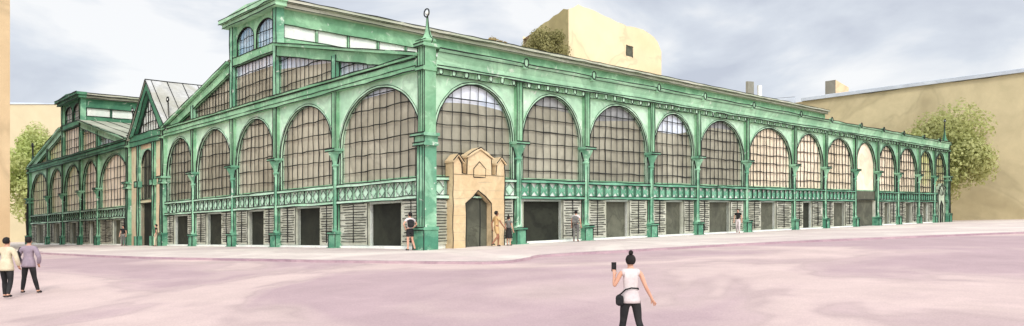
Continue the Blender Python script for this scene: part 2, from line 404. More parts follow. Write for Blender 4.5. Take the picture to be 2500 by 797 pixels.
def hall(name, label, ac, blen, base_b, roof_full, tints, doors, lantern_glass, gtints, bt_front, gtop=12.75, farhall=False):
    """gabled iron hall: arcaded gable front on FL between columns ac, raised lantern on the middle bay"""
    root = thing(name, label, 'market hall', H(ac[0], 0, 0))
    r0 = RK(ac[0]); n = len(ac) - 1
    l0, l1 = ac[2], ac[3]; e0, e1 = ac[0], ac[-1]
    zE, zL = 9.45, gtop
    def rake(u):
        if u < l0: return zE + (zL - zE) * (u - e0) / (l0 - e0)
        if u > l1: return zE + (zL - zE) * (e1 - u) / (e1 - l1)
        return zL
    sp = 'spandrel' if not farhall else 'spandrel_far'
    for i in range(n):
        u0, u1 = ac[i] + .2, ac[i + 1] - .2; r = RK(ac[i] * .8 + 4)
        o0, o1 = ac[i] + .42, ac[i + 1] - .42
        top = arch_fn(o0, o1, 5.7, 8.5)
        spandrel(FL, u0, u1, o0, o1, 5.7, 8.5, ZE, root, sp, r)
        window(FL, o0, o1, ZB, top, root, tints[i], 'glass', bt_front[i], .95 if farhall else .62, 1.0 if farhall else .82, r=r * (.8 if farhall else 1))
        balustrade(FL, u0, u1, root, 'diamond', r)
        d = doors[i]; w = u1 - u0
        ground_floor(FL, u0, u1, root, r, u0 + w * d[0], u0 + w * d[1], d[2])
        # glazed gable panel above the eaves beam
        lo = zE + .12
        def gt(u, i=i): return max(lo + .02, rake(u) - .62 if i != 2 else zL - .35)
        a, b = ac[i] + .22, ac[i + 1] - .22
        if i == 0: a = e0 + (l0 - e0) * .24
        if i == n - 1: b = e1 - (e1 - l1) * .24
        window(FL, a, b, lo, gt, root, gtints[i][0], 'glass', gtints[i][1], .9 if farhall else .5, 1.0 if farhall else .8, n0=-.12, r=r * (.75 if farhall else 1))
    for i, u in enumerate(ac):
        up = None
        if 0 < i < n: up = rake(u) - .3 if i not in (2, 3) else 15.2
        if i in (0, n): continue
        column(FL, u, root, RK(u * .8 + 4), upto=up)
    # eaves beam of the gable front
    r = RK(ac[2])
    mb = MB(); mb.box(FL, e0 + .36, e1 - .3, ZE, zE, -.3, .3, 0, 'TB', r)
    mb.box(FL, e0 + .36, e1 - .3, zE, zE + .12, -.3, .42, 0, 'T', r)
    mb.line([FL(e0 + .4, ZE + .22, .32), FL(e1 - .3, ZE + .22, .32)], r * .7)
    mb.line([FL(e0 + .4, zE - .06, .34), FL(e1 - .3, zE - .06, .34)], r * .7)
    mb.build('eaves_beam', M['beam' if not farhall else 'dkbeam'], root)
    # raking beams
    for (ua, ub) in ((e0 + .2, l0 - .22), (e1 - .2, l1 + .22)):
        mb = MB(); q = .62
        for (za, zb_, na, nb) in ((-q, 0, -.2, .22), (0, .16, -.3, .5)):
            c = [(ub, rake(ub) + za), (ub, rake(ub) + zb_), (ua, rake(ua) + zb_), (ua, rake(ua) + za)]
            if za < 0:
                tk = (zE + .125 - za - rake(ua)) / (rake(ub) - rake(ua)); uk = ua + (ub - ua) * tk
                c = c[:3] + [(ua, zE + .125), (uk, zE + .125)]
            f = [FL(u, v, nb) for u, v in c]; bk = [FL(u, v, na) for u, v in c]
            mb.poly(f); mb.poly(bk); m_ = len(c)
            for k in range(m_): mb.poly([f[k], f[(k + 1) % m_], bk[(k + 1) % m_], bk[k]])
            mb.line([f[2], f[1]], r)
            if za < 0: mb.line([f[-1], f[0]], r)
        mb.build('raking_beam', M['beam' if not farhall else 'spandrel_far'], root)
    # roof slopes
    for (ua, ub, s) in ((e0 + (.2 if roof_full else -.35), l0, 1), (e1 + .35, l1, -1)):
        mb = MB(); za = rake(e0) - .05; zb_ = zL
        mb.poly([H(ua, -.4, za + .2), H(ub, -.4, zb_ + .2), H(ub, blen, zb_ + .2), H(ua, blen, za + .2)])
        mb.poly([H(ua, -.4, za + .1), H(ub, -.4, zb_ + .1), H(ub, blen, zb_ + .1), H(ua, blen, za + .1)])
        mb.poly([H(ua, -.4, za + .1), H(ua, -.4, za + .2), H(ua, blen, za + .2), H(ua, blen, za + .1)])
        bb = .8
        while bb < min(blen, 34):
            mb.line([H(ua, bb, za + .23), H(ub, bb, zb_ + .23)], r * .7, step=3); bb += 1.5
        mb.build('roof', M['roof'], root)
    # lantern: front with two arched lights, long sides with a strip of clerestory panes
    lan = MB()
    lt, lb = 15.15, 13.0
    c = (l0 + l1) / 2; wv = (l1 - l0) / 2
    lan.box(FL, l0 + .2, l1 - .2, zL - .3, lb, -.3, .22, 0, 'TB', r)
    oa = [(l0 + .45, c - .18), (c + .18, l1 - .45)]
    for (a, b) in oa:
        t = arch_fn(a, b, 14.0, 14.85); U = usamp(a, b, 14)
        lan.grid([[FL(u, t(u), 0) for u in U], [FL(u, lt, 0) for u in U]])
        lan.line([FL(u, z, .02) for u, z in [(a, lb)] + [(u, t(u)) for u in U] + [(b, lb)]], r, step=.9, amp=r * .3)
    for (a, b) in ((l0 + .2, oa[0][0]), (oa[0][1], oa[1][0]), (oa[1][1], l1 - .2)):
        lan.box(FL, a, b, lb, lt, -.3, 0)
    for ua, s in ((l0, -1), (l1, 1)):
        fs = (lambda u, v, nn, ua=ua, s=s: H(ua + s * nn, u, v))
        lan.box(fs, 0.02, blen, zL, 13.35, -.25, .06, 0, 'T', r)
        lan.box(fs, 0.02, blen, 14.2, lt, -.25, .06, 0, 'B', r)
        k = 0.0
        while k < blen - .5:
            lan.box(fs, k + .25, k + .4, 13.35, 14.2, -.25, .02, 0, 'LR', r * .8); k += 2.4
    L = lan.build('lantern', [M['beam' if not farhall else 'dkbeam'], M['ink']], root)
    for (a, b) in oa:
        t = arch_fn(a, b, 14.0, 14.85)
        window(FL, a, b, lb, t, L, None, lantern_glass, None, .42, .62, n0=-.16, r=r * .8)
    for ua, s in ((l0, -1), (l1, 1)):
        gl = MB(); gl.poly([H(ua - s * .1, .3, 13.35), H(ua - s * .1, blen, 13.35), H(ua - s * .1, blen, 14.2), H(ua - s * .1, .3, 14.2)])
        gl.build('clerestory_glass', [M['white'], M['ink']], L)
    lr = MB(); o = .75
    for fr, ua, ub in ((FL, l0 - o, l1 + o),):
        lr.box(fr, ua, ub, lt, lt + .28, -.2, .55, 0, 'TB', r); lr.box(fr, ua - .15, ub + .15, lt + .28, lt + .55, -.2, .75, 0, 'TB', r)
    for ua, s in ((l0, -1), (l1, 1)):
        fs = (lambda u, v, nn, ua=ua, s=s: H(ua + s * nn, u, v))
        lr.box(fs, .22, blen, lt, lt + .28, -.25, .5, 2, 'TB', r); lr.box(fs, .22, blen, lt + .28, lt + .5, -.25, .75, 2, 'TB', r)
    lr.poly([H(l0 - .7, -.7, lt + .53), H(c, -.7, lt + .8), H(c, blen, lt + .8), H(l0 - .7, blen, lt + .53)], 3)
    lr.poly([H(l1 + .7, -.7, lt + .53), H(c, -.7, lt + .8), H(c, blen, lt + .8), H(l1 + .7, blen, lt + .53)], 3)
    lr.poly([H(l0 - .7, -.7, lt + .53), H(c, -.7, lt + .8), H(l1 + .7, -.7, lt + .53)])
    lr.build('lantern_roof', [M['fascia' if not farhall else 'dkbeam'], M['ink'], M['roofedge'], M['roof']], L)
    # plain back and far walls
    mb = MB()
    pts = [(e0, 0), (e1, 0), (e1, zE), (l1, zL), (l1, lt), (l0, lt), (l0, zL), (e0, zE)]
    mb.poly([H(a, blen, z) for a, z in pts]); mb.poly([H(e1, .3, 0), H(e1, blen, 0), H(e1, blen, zE), H(e1, .3, zE)])
    if not roof_full: mb.poly([H(e0, .3, 0), H(e0, blen, 0), H(e0, blen, zE), H(e0, .3, zE)])
    mb.build('rear_wall', M['spandrel'], root)
    return root

# near hall --------------------------------------------------------
AC = [0, 8.1, 15.1, 21.4, 28.2, 34.1]
BC = [0, 6.25, 11.95, 18.6, 24.2, 31.2, 39.3, 45.5, 52.3, 58.1, 63.9, 70.4, 75.9, 80.8]
full = None
near = hall('market_hall', 'large green iron market hall with arcades, corner pillar and raised lantern on its gable', AC, 80.8, 0, True,
     ['backdrop_l'] * 3 + ['blind'] * 2,
     [(.24, .62, 'door'), (.26, .68, 'door'), (.3, .68, 'door'), (.3, .7, 'door'), (.22, .72, 'door')],
     'glass_b',
     [('backdrop_l', lambda u: 9.62), ('backdrop_l', lambda u: 10.6 + .1 * (u - 8.1)), ('backdrop_l', lambda u: 11.7), ('backdrop_l', None), ('backdrop_l', None)],
     [lambda u: 8.28 - .02 * u, full, full, full, full])
# long arcade of the near hall
tin = ['blind', 'blind', 'blind', 'blind', 'blind', 'backdrop_p', 'backdrop_p', 'backdrop_p', 'backdrop_p', 'backdrop_p', 'backdrop_p', 'backdrop_p', 'backdrop_g', 'backdrop_o']
gls = ['glass', 'glass_s', 'glass_s', 'glass', 'glass_s', 'glass'] + ['glass'] * 8
bts = [lambda u: 7.35 - .03 * (u - 3) ** 2 + .1, lambda u: 7.75 + .1 * math.sin(u), lambda u: 7.5 + .08 * (u - 15), lambda u: 7.1 + .05 * (u - 21) ** 2, lambda u: 7.9] + [None] * 9
tin = tin[:4] + ['blind', 'backdrop_p', 'backdrop_p', 'backdrop_p', 'backdrop_p', 'backdrop_p', 'backdrop_p', 'backdrop_g', 'backdrop_o']
drs = [None, (.06, .66, 'door'), (.3, .66, 'door_g'), (.32, .72, 'door_g'), (.24, .68, 'door_g'), (.3, .62, 'door_g'), (.3, .6, 'door'), (.3, .7, 'door_g'), 'open', (.36, .66, 'door_g'), (.4, .72, 'door_g'), (.34, .7, 'door_g'), None]
for i in range(13):
    u0, u1 = BC[i] + .2, BC[i + 1] - .2; r = RK(BC[i] * .95 + 2)
    if i == 0: u0 = .36
    o0, o1 = u0 + .2, u1 - .2
    top = arch_fn(o0, o1, 5.75, 8.42)
    spandrel(FR, u0, u1, o0, o1, 5.75, 8.42, 8.62, near, 'spandrel' if i < 8 else 'spandrel_far', r)
    opn = drs[i] == 'open'
    window(FR, o0, o1, ZB, top, near, tin[i], gls[i], bts[i], .58 if i < 6 else .7, .72 if i < 6 else .9, r=r, bars=not opn)
    if opn:
        mb = MB(); mb.box(FR, u0, u1, 2.7, 3.6, -.28, -.1, 0, 'B', r); mb.build('transom', M['door_g'], near)
        mb = MB(); mb.box(FR, u0, u1, -.02, .1, -.35, .02); mb.build('wall', M['white'], near)
        doorway(FR, u0 + .1, u1 - .1, near, 'door_g', r, .1, 2.66)
        continue
    balustrade(FR, u0, u1, near, 'diamond' if i == 0 else 'cross', r)
    w = u1 - u0
    if drs[i]:
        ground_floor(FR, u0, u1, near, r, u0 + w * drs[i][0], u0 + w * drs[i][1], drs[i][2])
    else:
        mb = MB(); mb.box(FR, u0, u1, 0, 2.6, -.3, -.1); mb.build('wall', M['white'], near)
        shutter(FR, u0 + .1, u0 + (1.05 if i == 0 else .9), near, r); shutter(FR, u1 - (1.05 if i == 0 else 1.3), u1 - .1, near, r)
for i, u in enumerate(BC[1:-1]):
    column(FR, u, near, RK(u * .95 + 2), ztop=8.9)
# fascia, gutter and corbels of the long side
r = .04
fm = MB()
fm.box(FR, .36, 80.6, 8.62, 8.9, -.25, .16, 0, '')
fm.box(FR, .36, 80.6, 8.9, 9.02, -.25, .42, 0, 'B', r)
pr = [(9.02, .34), (9.3, .36), (9.62, .5), (9.78, .62), (9.84, .62)]
fm.grid([[FR(.36, z, n), FR(80.6, z, n)] for z, n in pr]); fm.poly([FR(.36, 9.84, .62), FR(80.6, 9.84, .62), FR(80.6, 9.84, -.3), FR(.36, 9.84, -.3)])
for (z, n, k) in ((8.64, .17, .8), (9.04, .43, .9), (9.66, .56, .6), (9.84, .63, 1.1)):
    for j in range(16):
        a, b = .36 + 80.24 * j / 16, .36 + 80.24 * (j + 1) / 16
        fm.line([FR(a, z, n), FR(b, z, n)], RK(a) * k, step=1.6)
fm.build('fascia', M['fascia'], near)
for i in range(13):
    for k in range(7):
        u = BC[i] + (BC[i + 1] - BC[i]) * (k + .75) / 7.5
        if u > 80.3: continue
        mb = MB(); rr = RK(u)
        mb.box(FR, u - .1, u + .1, 8.66, 8.9, .16, .38, 0)
        mb.line([FR(u - .11, 8.9, .39), FR(u - .1, 8.68, .39), FR(u + .03, 8.6, .39), FR(u + .12, 8.72, .39), FR(u + .12, 8.9, .39)], rr * .85, step=.3)
        mb.build('corbel', M['spandrel'], near)
for u in BC[1:-1]:
    rr = RK(u) * 1.1; mb = MB()
    mb.box(FR, u - .1, u + .1, 9.55, 10.0, .5, .72)
    ring = [FR(u + .17 * math.cos(t * PI / 5), 9.86 + .24 * math.sin(t * PI / 5), .74) for t in range(11)]
    mb.tube(ring, rr, 1, 4); mb.build('gutter_bracket', M['fascia'], near)
corner_pillar(FL, -.02, near, .03, w=.3, nf=-.02)
finial(FL, 0, -.1, 10.05, near, 1.75)
def FE(u, v, n): return H(-n, u, v)
corner_pillar(FE, 80.8, near, RK(70), ztop=9.5, w=.3, nf=.0); finial(FE, 80.8, -.2, 9.66, near, 3.3, .06, 'dkbeam')
corner_pillar(FL, 34.1, near, RK(30), ztop=9.4, w=.28, nf=.0); finial(FL, 34.1, -.2, 9.55, near, 2.7, .05, 'slate')

# far hall ----------------------------------------------------------
A2 = [42.5, 51.5, 57.2, 63.8, 70.0, 78.6]
far = hall('market_hall', 'smaller looking green market hall at the far left with its own lantern and grey roof', A2, 34, 0, False,
     ['backdrop_p', 'backdrop_p', 'backdrop_g', 'backdrop_o', 'backdrop_o'],
     [(.3, .55, 'door_g'), (.25, .55, 'door_g'), (.3, .66, 'door_g'), (.3, .66, 'door_g'), (.3, .66, 'door_g')],
     'white',
     [(None, None), ('backdrop_p', lambda u: 11.6), ('backdrop_p', None), ('backdrop_g', None), ('backdrop_o', None)],
     [None] * 5, farhall=True)
corner_pillar(FL, 42.5, far, RK(40), ztop=9.4, w=.3, nf=.0); finial(FL, 42.5, -.2, 9.55, far, 2.9, .05, 'slate')
corner_pillar(FL, 78.6, far, RK(60), ztop=9.3, w=.34, nf=.0); finial(FL, 78.6, -.2, 9.45, far, 3.2, .09, 'dkbeam')

# link building with steep glazed gable between the halls ------------
lk = thing('entrance_wing', 'narrow green entrance wing with steep glazed gable between the two market halls', 'entrance building', H(38.3, 0, 0))
r = .045; a0, a1, cm = 34.55, 42.05, 37.5
def F2(u, v, n): return FL(u, v, n + .12)
mb = MB(); mb.box(F2, a0, a1, 8.7, 9.7, -.5, .12, 0, 'TB', r); mb.line([F2(a0, 9.1, .14), F2(a1, 9.15, .14)], r * .7)
mb.build('eaves_beam', M['dkbeam'], lk)
mb = MB(); mb.box(F2, a0, 36.6, 0, 8.7, -.5, -.05); mb.box(F2, 39.6, a1, 0, 8.7, -.5, -.05); mb.box(F2, 36.6, 39.6, 8.3, 8.7, -.5, -.05)
mb.box(F2, 36.6, 39.6, 3.7, 4.0, -.5, .0, 0, 'TB', r)
mb.build('wall', M['stonesh'], lk)
for u in (36.3, 39.9):
    mb = MB(); mb.box(F2, u - .2, u + .2, .9, 8.7, -.1, .15, 0, 'LR', r); mb.box(F2, u - .36, u + .36, 0, .9, -.1, .3, 2, 'LR', r)
    mb.box(F2, u - .36, u + .36, 5.1, 5.6, -.1, .3, 0, 'TBLR', r); mb.build('column', [M['pillar'], M['ink'], M['plinth']], lk)
t = arch_fn(36.6, 39.6, 6.9, 8.25)
window(F2, 36.6, 39.6, 4.0, t, lk, 'door_g', 'glass', None, .75, 1.6, n0=-.25, r=r)
mb = MB(); mb.grid([[F2(u, t(u), -.04) for u in usamp(36.6, 39.6)], [F2(u, 8.32, -.04) for u in usamp(36.6, 39.6)]]); mb.build('arch_panel', M['spandrel_far'], lk)
doorway(F2, 36.6, 39.6, lk, 'door', r, .05, 3.7)
za, zp = 9.7, 13.9
gt = lambda u: za + (zp - .85 - za) * (1 - abs(u - cm) / 2.9)
window(F2, cm - 2.9, cm + 2.9, za + .02, gt, lk, None, 'white', None, .6, 1.0, n0=-.2, r=r)
for s in (-1, 1):
    mb = MB(); c = [(cm + s * 4.3, za - .2), (cm, zp), (cm, zp - .85), (cm + s * 3.0, za)]
    f = [F2(u, v, .25) for u, v in c]; bk = [F2(u, v, -.3) for u, v in c]
    mb.poly(f); mb.poly(bk)
    for k in range(4): mb.poly([f[k], f[(k + 1) % 4], bk[(k + 1) % 4], bk[k]])
    mb.line([f[0], f[1]], r * 1.2); mb.line([f[2], f[3]], r); mb.build('gable_board', M['dkbeam'], lk)
    mb = MB(); p = [(cm + s * 4.6, za - .3), (cm, zp + .12)]
    mb.poly([F2(p[0][0], p[0][1], .36), F2(p[1][0], p[1][1], .36), H(p[1][0], 30, p[1][1]), H(p[0][0], 30, p[0][1])])
    mb.poly([F2(p[0][0], p[0][1] - .1, .36), F2(p[1][0], p[1][1] - .1, .36), H(p[1][0], 30, p[1][1] - .1), H(p[0][0], 30, p[0][1] - .1)])
    for b in [1.3 * q for q in range(23)]: mb.line([H(p[0][0], b, p[0][1] + .03), H(p[1][0], b, p[1][1] + .03)], r * .8, step=2)
    mb.line([F2(p[0][0], p[0][1], .36), F2(p[1][0], p[1][1], .36)], r); mb.line([F2(cm, zp + .15, .36), H(cm, 30, zp + .15)], r, step=2)
    mb.build('roof', M['slate' if s < 0 else 'roof'], lk)
mb = MB(); mb.poly([H(a0, 30, 0), H(a1, 30, 0), H(a1, 30, za), H(cm, 30, zp), H(a0, 30, za)]); mb.build('rear_wall', M['stonesh'], lk)

# stone portals -------------------------------------------------------
def portal(u0, u1, label, stone, dmat, r, k=1.0):
    root = thing('stone_portal', label, 'portal', H(-.5, (u0 + u1) / 2, 0))
    w = u1 - u0
    X = lambda t: u0 + w * t
    out = [(0, 0), (0, 4.35), (.085, 4.66), (.17, 4.3), (.17, 3.78), (.26, 3.78), (.26, 4.62), (.5, 5.05), (.74, 4.6), (.74, 3.78), (.83, 3.78), (.83, 4.3), (.915, 4.62), (1, 4.32), (1, 0)]
    din = [(.74, 0), (.74, 2.3), (.48, 2.92), (.24, 2.3), (.24, 0)]
    mb = MB(); n1, n0 = (.48 if k == 1.0 else .25), -.08
    # front face split into strips so that the door stays open
    def f(t, z, n=n1): return FR(X(t), z * k, n)
    mb.poly([f(0, 0), f(.24, 0), f(.24, 2.3), f(.24, 3.0), f(0, 3.0)])
    mb.poly([f(.74, 0), f(1, 0), f(1, 3.0), f(.74, 3.0), f(.74, 2.3)])
    mb.poly([f(.24, 2.3), f(.48, 2.92), f(.48, 3.0), f(.24, 3.0)]); mb.poly([f(.48, 2.92), f(.74, 2.3), f(.74, 3.0), f(.48, 3.0)])
    mb.poly([f(0, 3.0), f(1, 3.0), f(1, 3.78), f(.83, 3.78), f(.74, 3.78), f(.26, 3.78), f(.17, 3.78), f(0, 3.78)])
    mb.poly([f(0, 3.78), f(.17, 3.78), f(.17, 4.3), f(.085, 4.66), f(0, 4.35)]); mb.poly([f(.83, 3.78), f(1, 3.78), f(1, 4.32), f(.915, 4.62), f(.83, 4.3)])
    mb.poly([f(.26, 3.78), f(.74, 3.78), f(.74, 4.6), f(.5, 5.05), f(.26, 4.62)])
    L = out + din
    for (t0, z0), (t1, z1) in zip(out, out[1:]): mb.poly([f(t0, z0), f(t1, z1), f(t1, z1, n0), f(t0, z0, n0)])
    for (t0, z0), (t1, z1) in zip(din, din[1:]): mb.poly([f(t0, z0), f(t1, z1), f(t1, z1, .1), f(t0, z0, .1)])
    mb.poly([f(.17, 3.78, n0), f(.26, 3.78, n0), f(.26, 4.4, n0), f(.17, 4.3, n0)])
    e = n1 + .015
    mb.line([f(t, z, e) for t, z in out], r, step=.5); mb.line([f(t, z, e) for t, z in din], r * 1.1, step=.5)
    mb.line([f(.02, 3.74, e), f(.98, 3.72, e)], r * .4, step=.5)
    for q in range(1, 9):
        z = .42 * q
        for (a, b) in (((.01, .23), (.75, .99)) if z < 2.6 else ((.01, .99),)): mb.line([f(a, z, n1 - .003), f(b, z, n1 - .003)], .007, 2, step=.6)
    mb.build('wall', [M[stone], M['ink'], M['grey']], root)
    mb = MB(); nz = [(.385, 3.62), (.385, 4.05), (.5, 4.4), (.62, 4.05), (.62, 3.62)]
    mb.poly([f(t, z, n1 + .004) for t, z in nz]); mb.line([f(t, z, e) for t, z in nz + [nz[0]]], r * .8, step=.4)
    mb.build('niche', [M[stone], M['ink']], root)
    for (ta, tb, za, zp_, zb_) in ((.0, .17, 4.35, 4.66, 4.3), (.83, 1.0, 4.3, 4.62, 4.32), (.26, .74, 4.62, 5.05, 4.6)):
        mb = MB(); tm = (ta + tb) / 2; ov = .015
        for (x0, y0, x1, y1) in ((ta - ov, za - .03, tm, zp_), (tm, zp_, tb + ov, zb_ - .03)):
            p = [f(x0, y0, n1 + .12), f(x1, y1, n1 + .12), f(x1, y1 + .1, n1 + .12), f(x0, y0 + .1, n1 + .12)]
            q = [f(x0, y0, n0), f(x1, y1, n0), f(x1, y1 + .1, n0), f(x0, y0 + .1, n0)]
            mb.poly(p); mb.poly(q)
            for j in range(4): mb.poly([p[j], p[(j + 1) % 4], q[(j + 1) % 4], q[j]])
            mb.line([p[3], p[2]], r, step=.5)
        mb.build('coping', [M[stone], M['ink']], root)
    mb = MB(); mb.poly([f(t, z, .1) for t, z in din]); mb.line([f(.6, .05, .12), f(.6, 2.6, .12)], r, step=.5)
    mb.build('doorway', [M[dmat], M['ink']], root)
    return root
portal(1.3, 4.85, 'golden stone entrance portal with pointed door and small gables beside corner pillar', 'stone', 'door_g', .03)
portal(76.9, 79.2, 'pale little stone portal at the far right end of the arcade', 'stone_p', 'door_g', .05, .93)

# ------------------------------------------------------------------ background buildings
def prism(mb, P, z0, tops, mi=0):
    """walls over plan points P (in order), each with its own top height; returns roof polygon"""
    n = len(P); rg = lambda p, z: Vector((p[0], p[1], z + SL * (p[0] - CX)))
    for i in range(n):
        a, b = P[i], P[(i + 1) % n]
        mb.poly([rg(a, z0), rg(b, z0), rg(b, tops[(i + 1) % n]), rg(a, tops[i])], mi)
    return [rg(p, t) for p, t in zip(P, tops)]
def gpt(x, y, z=0): return Vector((x, y, z + SL * (x - CX)))

# church-like block rising behind the hall
ch = thing('church', 'tall pale yellow church block rising behind the long arcade roof', 'church', gpt(12, 130))
c0, cr, cl, cb = (8.95, 120), (27.6, 140), (2.0, 137), (20.6, 157)
mb = MB(); n = 22; tops = []
for k in range(n + 1):
    t = k / n; tops.append(36.1 - 1.2 * t - (1.6 * max(0, t - .75) / .25) + .5 * math.sin(t * 9) * t + rnd.uniform(-.15, .15) - (1.1 if t > .97 else 0) - (1.2 if t < .02 else .5 if t < .06 else 0))
row0 = [gpt(c0[0] + (cr[0] - c0[0]) * k / n, c0[1] + (cr[1] - c0[1]) * k / n, 0) for k in range(n + 1)]
mb.grid([row0, [p + Vector((0, 0, tops[k])) for k, p in enumerate(row0)]])
mb.poly([gpt(*cr), gpt(*cb), gpt(*cb, 33), gpt(*cr, tops[-1])]); mb.poly([gpt(*cb), gpt(*cl), gpt(*cl, 35), gpt(*cb, 33)])
mb.poly([gpt(*c0, tops[0]), gpt(*cr, tops[-1]), gpt(*cb, 33), gpt(*cl, 34.5)])
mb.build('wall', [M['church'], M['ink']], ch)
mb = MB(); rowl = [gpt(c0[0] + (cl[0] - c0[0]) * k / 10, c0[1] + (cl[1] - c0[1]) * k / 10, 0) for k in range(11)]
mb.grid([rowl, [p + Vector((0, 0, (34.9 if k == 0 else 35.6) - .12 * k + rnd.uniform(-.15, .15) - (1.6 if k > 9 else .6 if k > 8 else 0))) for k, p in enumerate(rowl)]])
mb.build('side_wall', M['churchsh'], ch)  # side face's shade is painted into this darker olive
def CF(u, v, n):   # church right face
    d = Vector((cr[0] - c0[0], cr[1] - c0[1])); l = d.length; d /= l
    return gpt(c0[0] + d.x * u + d.y * n, c0[1] + d.y * u - d.x * n, v)
mb = MB(); mb.poly([CF(16.0, 29.9, .02), CF(17.9, 29.9, .02), CF(17.8, 31.6, .02), CF(16.1, 31.7, .02)])
for a, b, c_, d_ in ((15.9, 31.75, 18.0, 31.65), (15.95, 29.9, 15.95, 31.7), (17.9, 29.8, 17.9, 31.6)): mb.line([CF(a, b, .06), CF(c_, d_, .06)], .06, step=.6)
mb.build('window', [M['door_g'], M['ink']], ch)

# long khaki building closing the square on the right
lb = thing('long_building', 'long khaki building closing the square behind the right end of the arcade', 'building', gpt(70, 105))
w0, w1 = (45.9, 127.6), (96, 79.6)
dx, dy = w1[0] - w0[0], w1[1] - w0[1]; wl = math.hypot(dx, dy); dx /= wl; dy /= wl
def LB(u, v, n): return gpt(w0[0] + dx * u - (-dy) * -n * -1 if False else w0[0] + dx * u + dy * n, w0[1] + dy * u - dx * n, v)
mb = MB(); n = 40
hh = [20.2 + rnd.uniform(-.1, .1) for _ in range(n + 1)]
mb.grid([[LB(wl * k / n, 0, 0) for k in range(n + 1)], [LB(wl * k / n, hh[k], 0) for k in range(n + 1)]])
mb.poly([LB(0, 0, 0), LB(0, 0, -14), LB(0, 20.2, -14), LB(0, 20.2, 0)]); mb.poly([LB(0, 0, -14), LB(wl, 0, -14), LB(wl, 20.2, -14), LB(0, 20.2, -14)])
mb.build('wall', M['beige'], lb)
mb = MB(); mb.box(LB, 3, wl, 20.25, 20.75, -14, .5, 0, '')
mb.poly([LB(3, 20.75, .5), LB(wl, 20.75, .5), LB(wl, 22.0, -7), LB(5, 22.0, -7)])
mb.build('roof', M['bluegrey'], lb)
# towers over the rooftops
def tower(px, d, wl_, wr, y0, y1t, label, left, right, slant=0):
    X = (px - 1250) / 1850 * d
    root = thing('roof_tower', label, 'tower', gpt(X, d))
    P0 = (X, d); PL = (X - wl_, d + wl_ * .9); PR = (X + wr, d + wr * .5); PB = (X + wr - wl_, d + wr * .5 + wl_ * .9)
    mb = MB(); mb.poly([gpt(*P0, y0), gpt(*PR, y0), gpt(*PR, y1t - slant), gpt(*P0, y1t)]); mb.poly([gpt(*PR, y0), gpt(*PB, y0), gpt(*PB, y1t - slant), gpt(*PR, y1t - slant)])
    mb.poly([gpt(*P0, y1t), gpt(*PR, y1t - slant), gpt(*PB, y1t - slant), gpt(*PL, y1t)])
    mb.build('front_wall', M[right], root)
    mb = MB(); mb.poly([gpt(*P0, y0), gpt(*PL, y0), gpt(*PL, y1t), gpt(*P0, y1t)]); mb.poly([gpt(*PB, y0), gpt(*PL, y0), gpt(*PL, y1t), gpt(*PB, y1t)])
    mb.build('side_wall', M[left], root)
    return root
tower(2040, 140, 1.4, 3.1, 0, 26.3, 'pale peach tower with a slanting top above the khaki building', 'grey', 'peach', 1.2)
tower(1826, 132, .3, 1.25, 0, 25.0, 'slim grey chimney tower rising over the arcade roofline', 'grey', 'grey')
tower(1852, 134, .2, .7, 0, 24.6, 'slim white chimney tower just right of the grey one', 'slate', 'white')
lo = thing('low_house', 'pale blue grey house end peeping between arcade roof and khaki building', 'house', gpt(46, 135))
mb = MB(); R_ = prism(mb, [(43.5, 131), (49, 131), (49, 140), (43.5, 140)], 0, [21.6, 21.9, 21.9, 21.6]); mb.build('wall', M['bluegrey'], lo)
mb = MB(); mb.poly([p + Vector((0, 0, .05)) for p in R_]); mb.build('roof', M['slate'], lo)

# left-hand buildings
lf = thing('cream_building', 'cream building far behind the left market hall and the yellow green tree', 'building', gpt(-84, 130))
mb = MB(); R_ = prism(mb, [(-100, 124), (-73.5, 131), (-78, 145), (-104, 140)], -1, [23.2, 23.6, 23.6, 23.2]); mb.build('wall', M['beige_l'], lf)
mb = MB(); c = Vector((0, 0, 1.6)); mid = sum(R_, Vector()) / 4 + c
for k in range(4): mb.poly([R_[k] + (R_[k] - mid) * .02, R_[(k + 1) % 4] + (R_[(k + 1) % 4] - mid) * .02, mid])
mb.build('roof', M['bluegrey'], lf)
ne = thing('ochre_building', 'ochre building edge running up the left border behind the walking couple', 'building', gpt(-43, 58))
C0 = (-39.75, 60)
P = [C0, (C0[0] - 16 * Rx, C0[1] - 16 * Ry), (C0[0] - 16 * Rx + 20 * Lx, C0[1] - 16 * Ry + 20 * Ly), (C0[0] + 20 * Lx, C0[1] + 20 * Ly)]
mb = MB(); R_ = prism(mb, P, -2, [24] * 4); mb.build('wall', M['tan'], ne)
mb = MB(); mb.poly([p + Vector((0, 0, .1)) for p in R_]); mb.build('roof', M['roof'], ne)

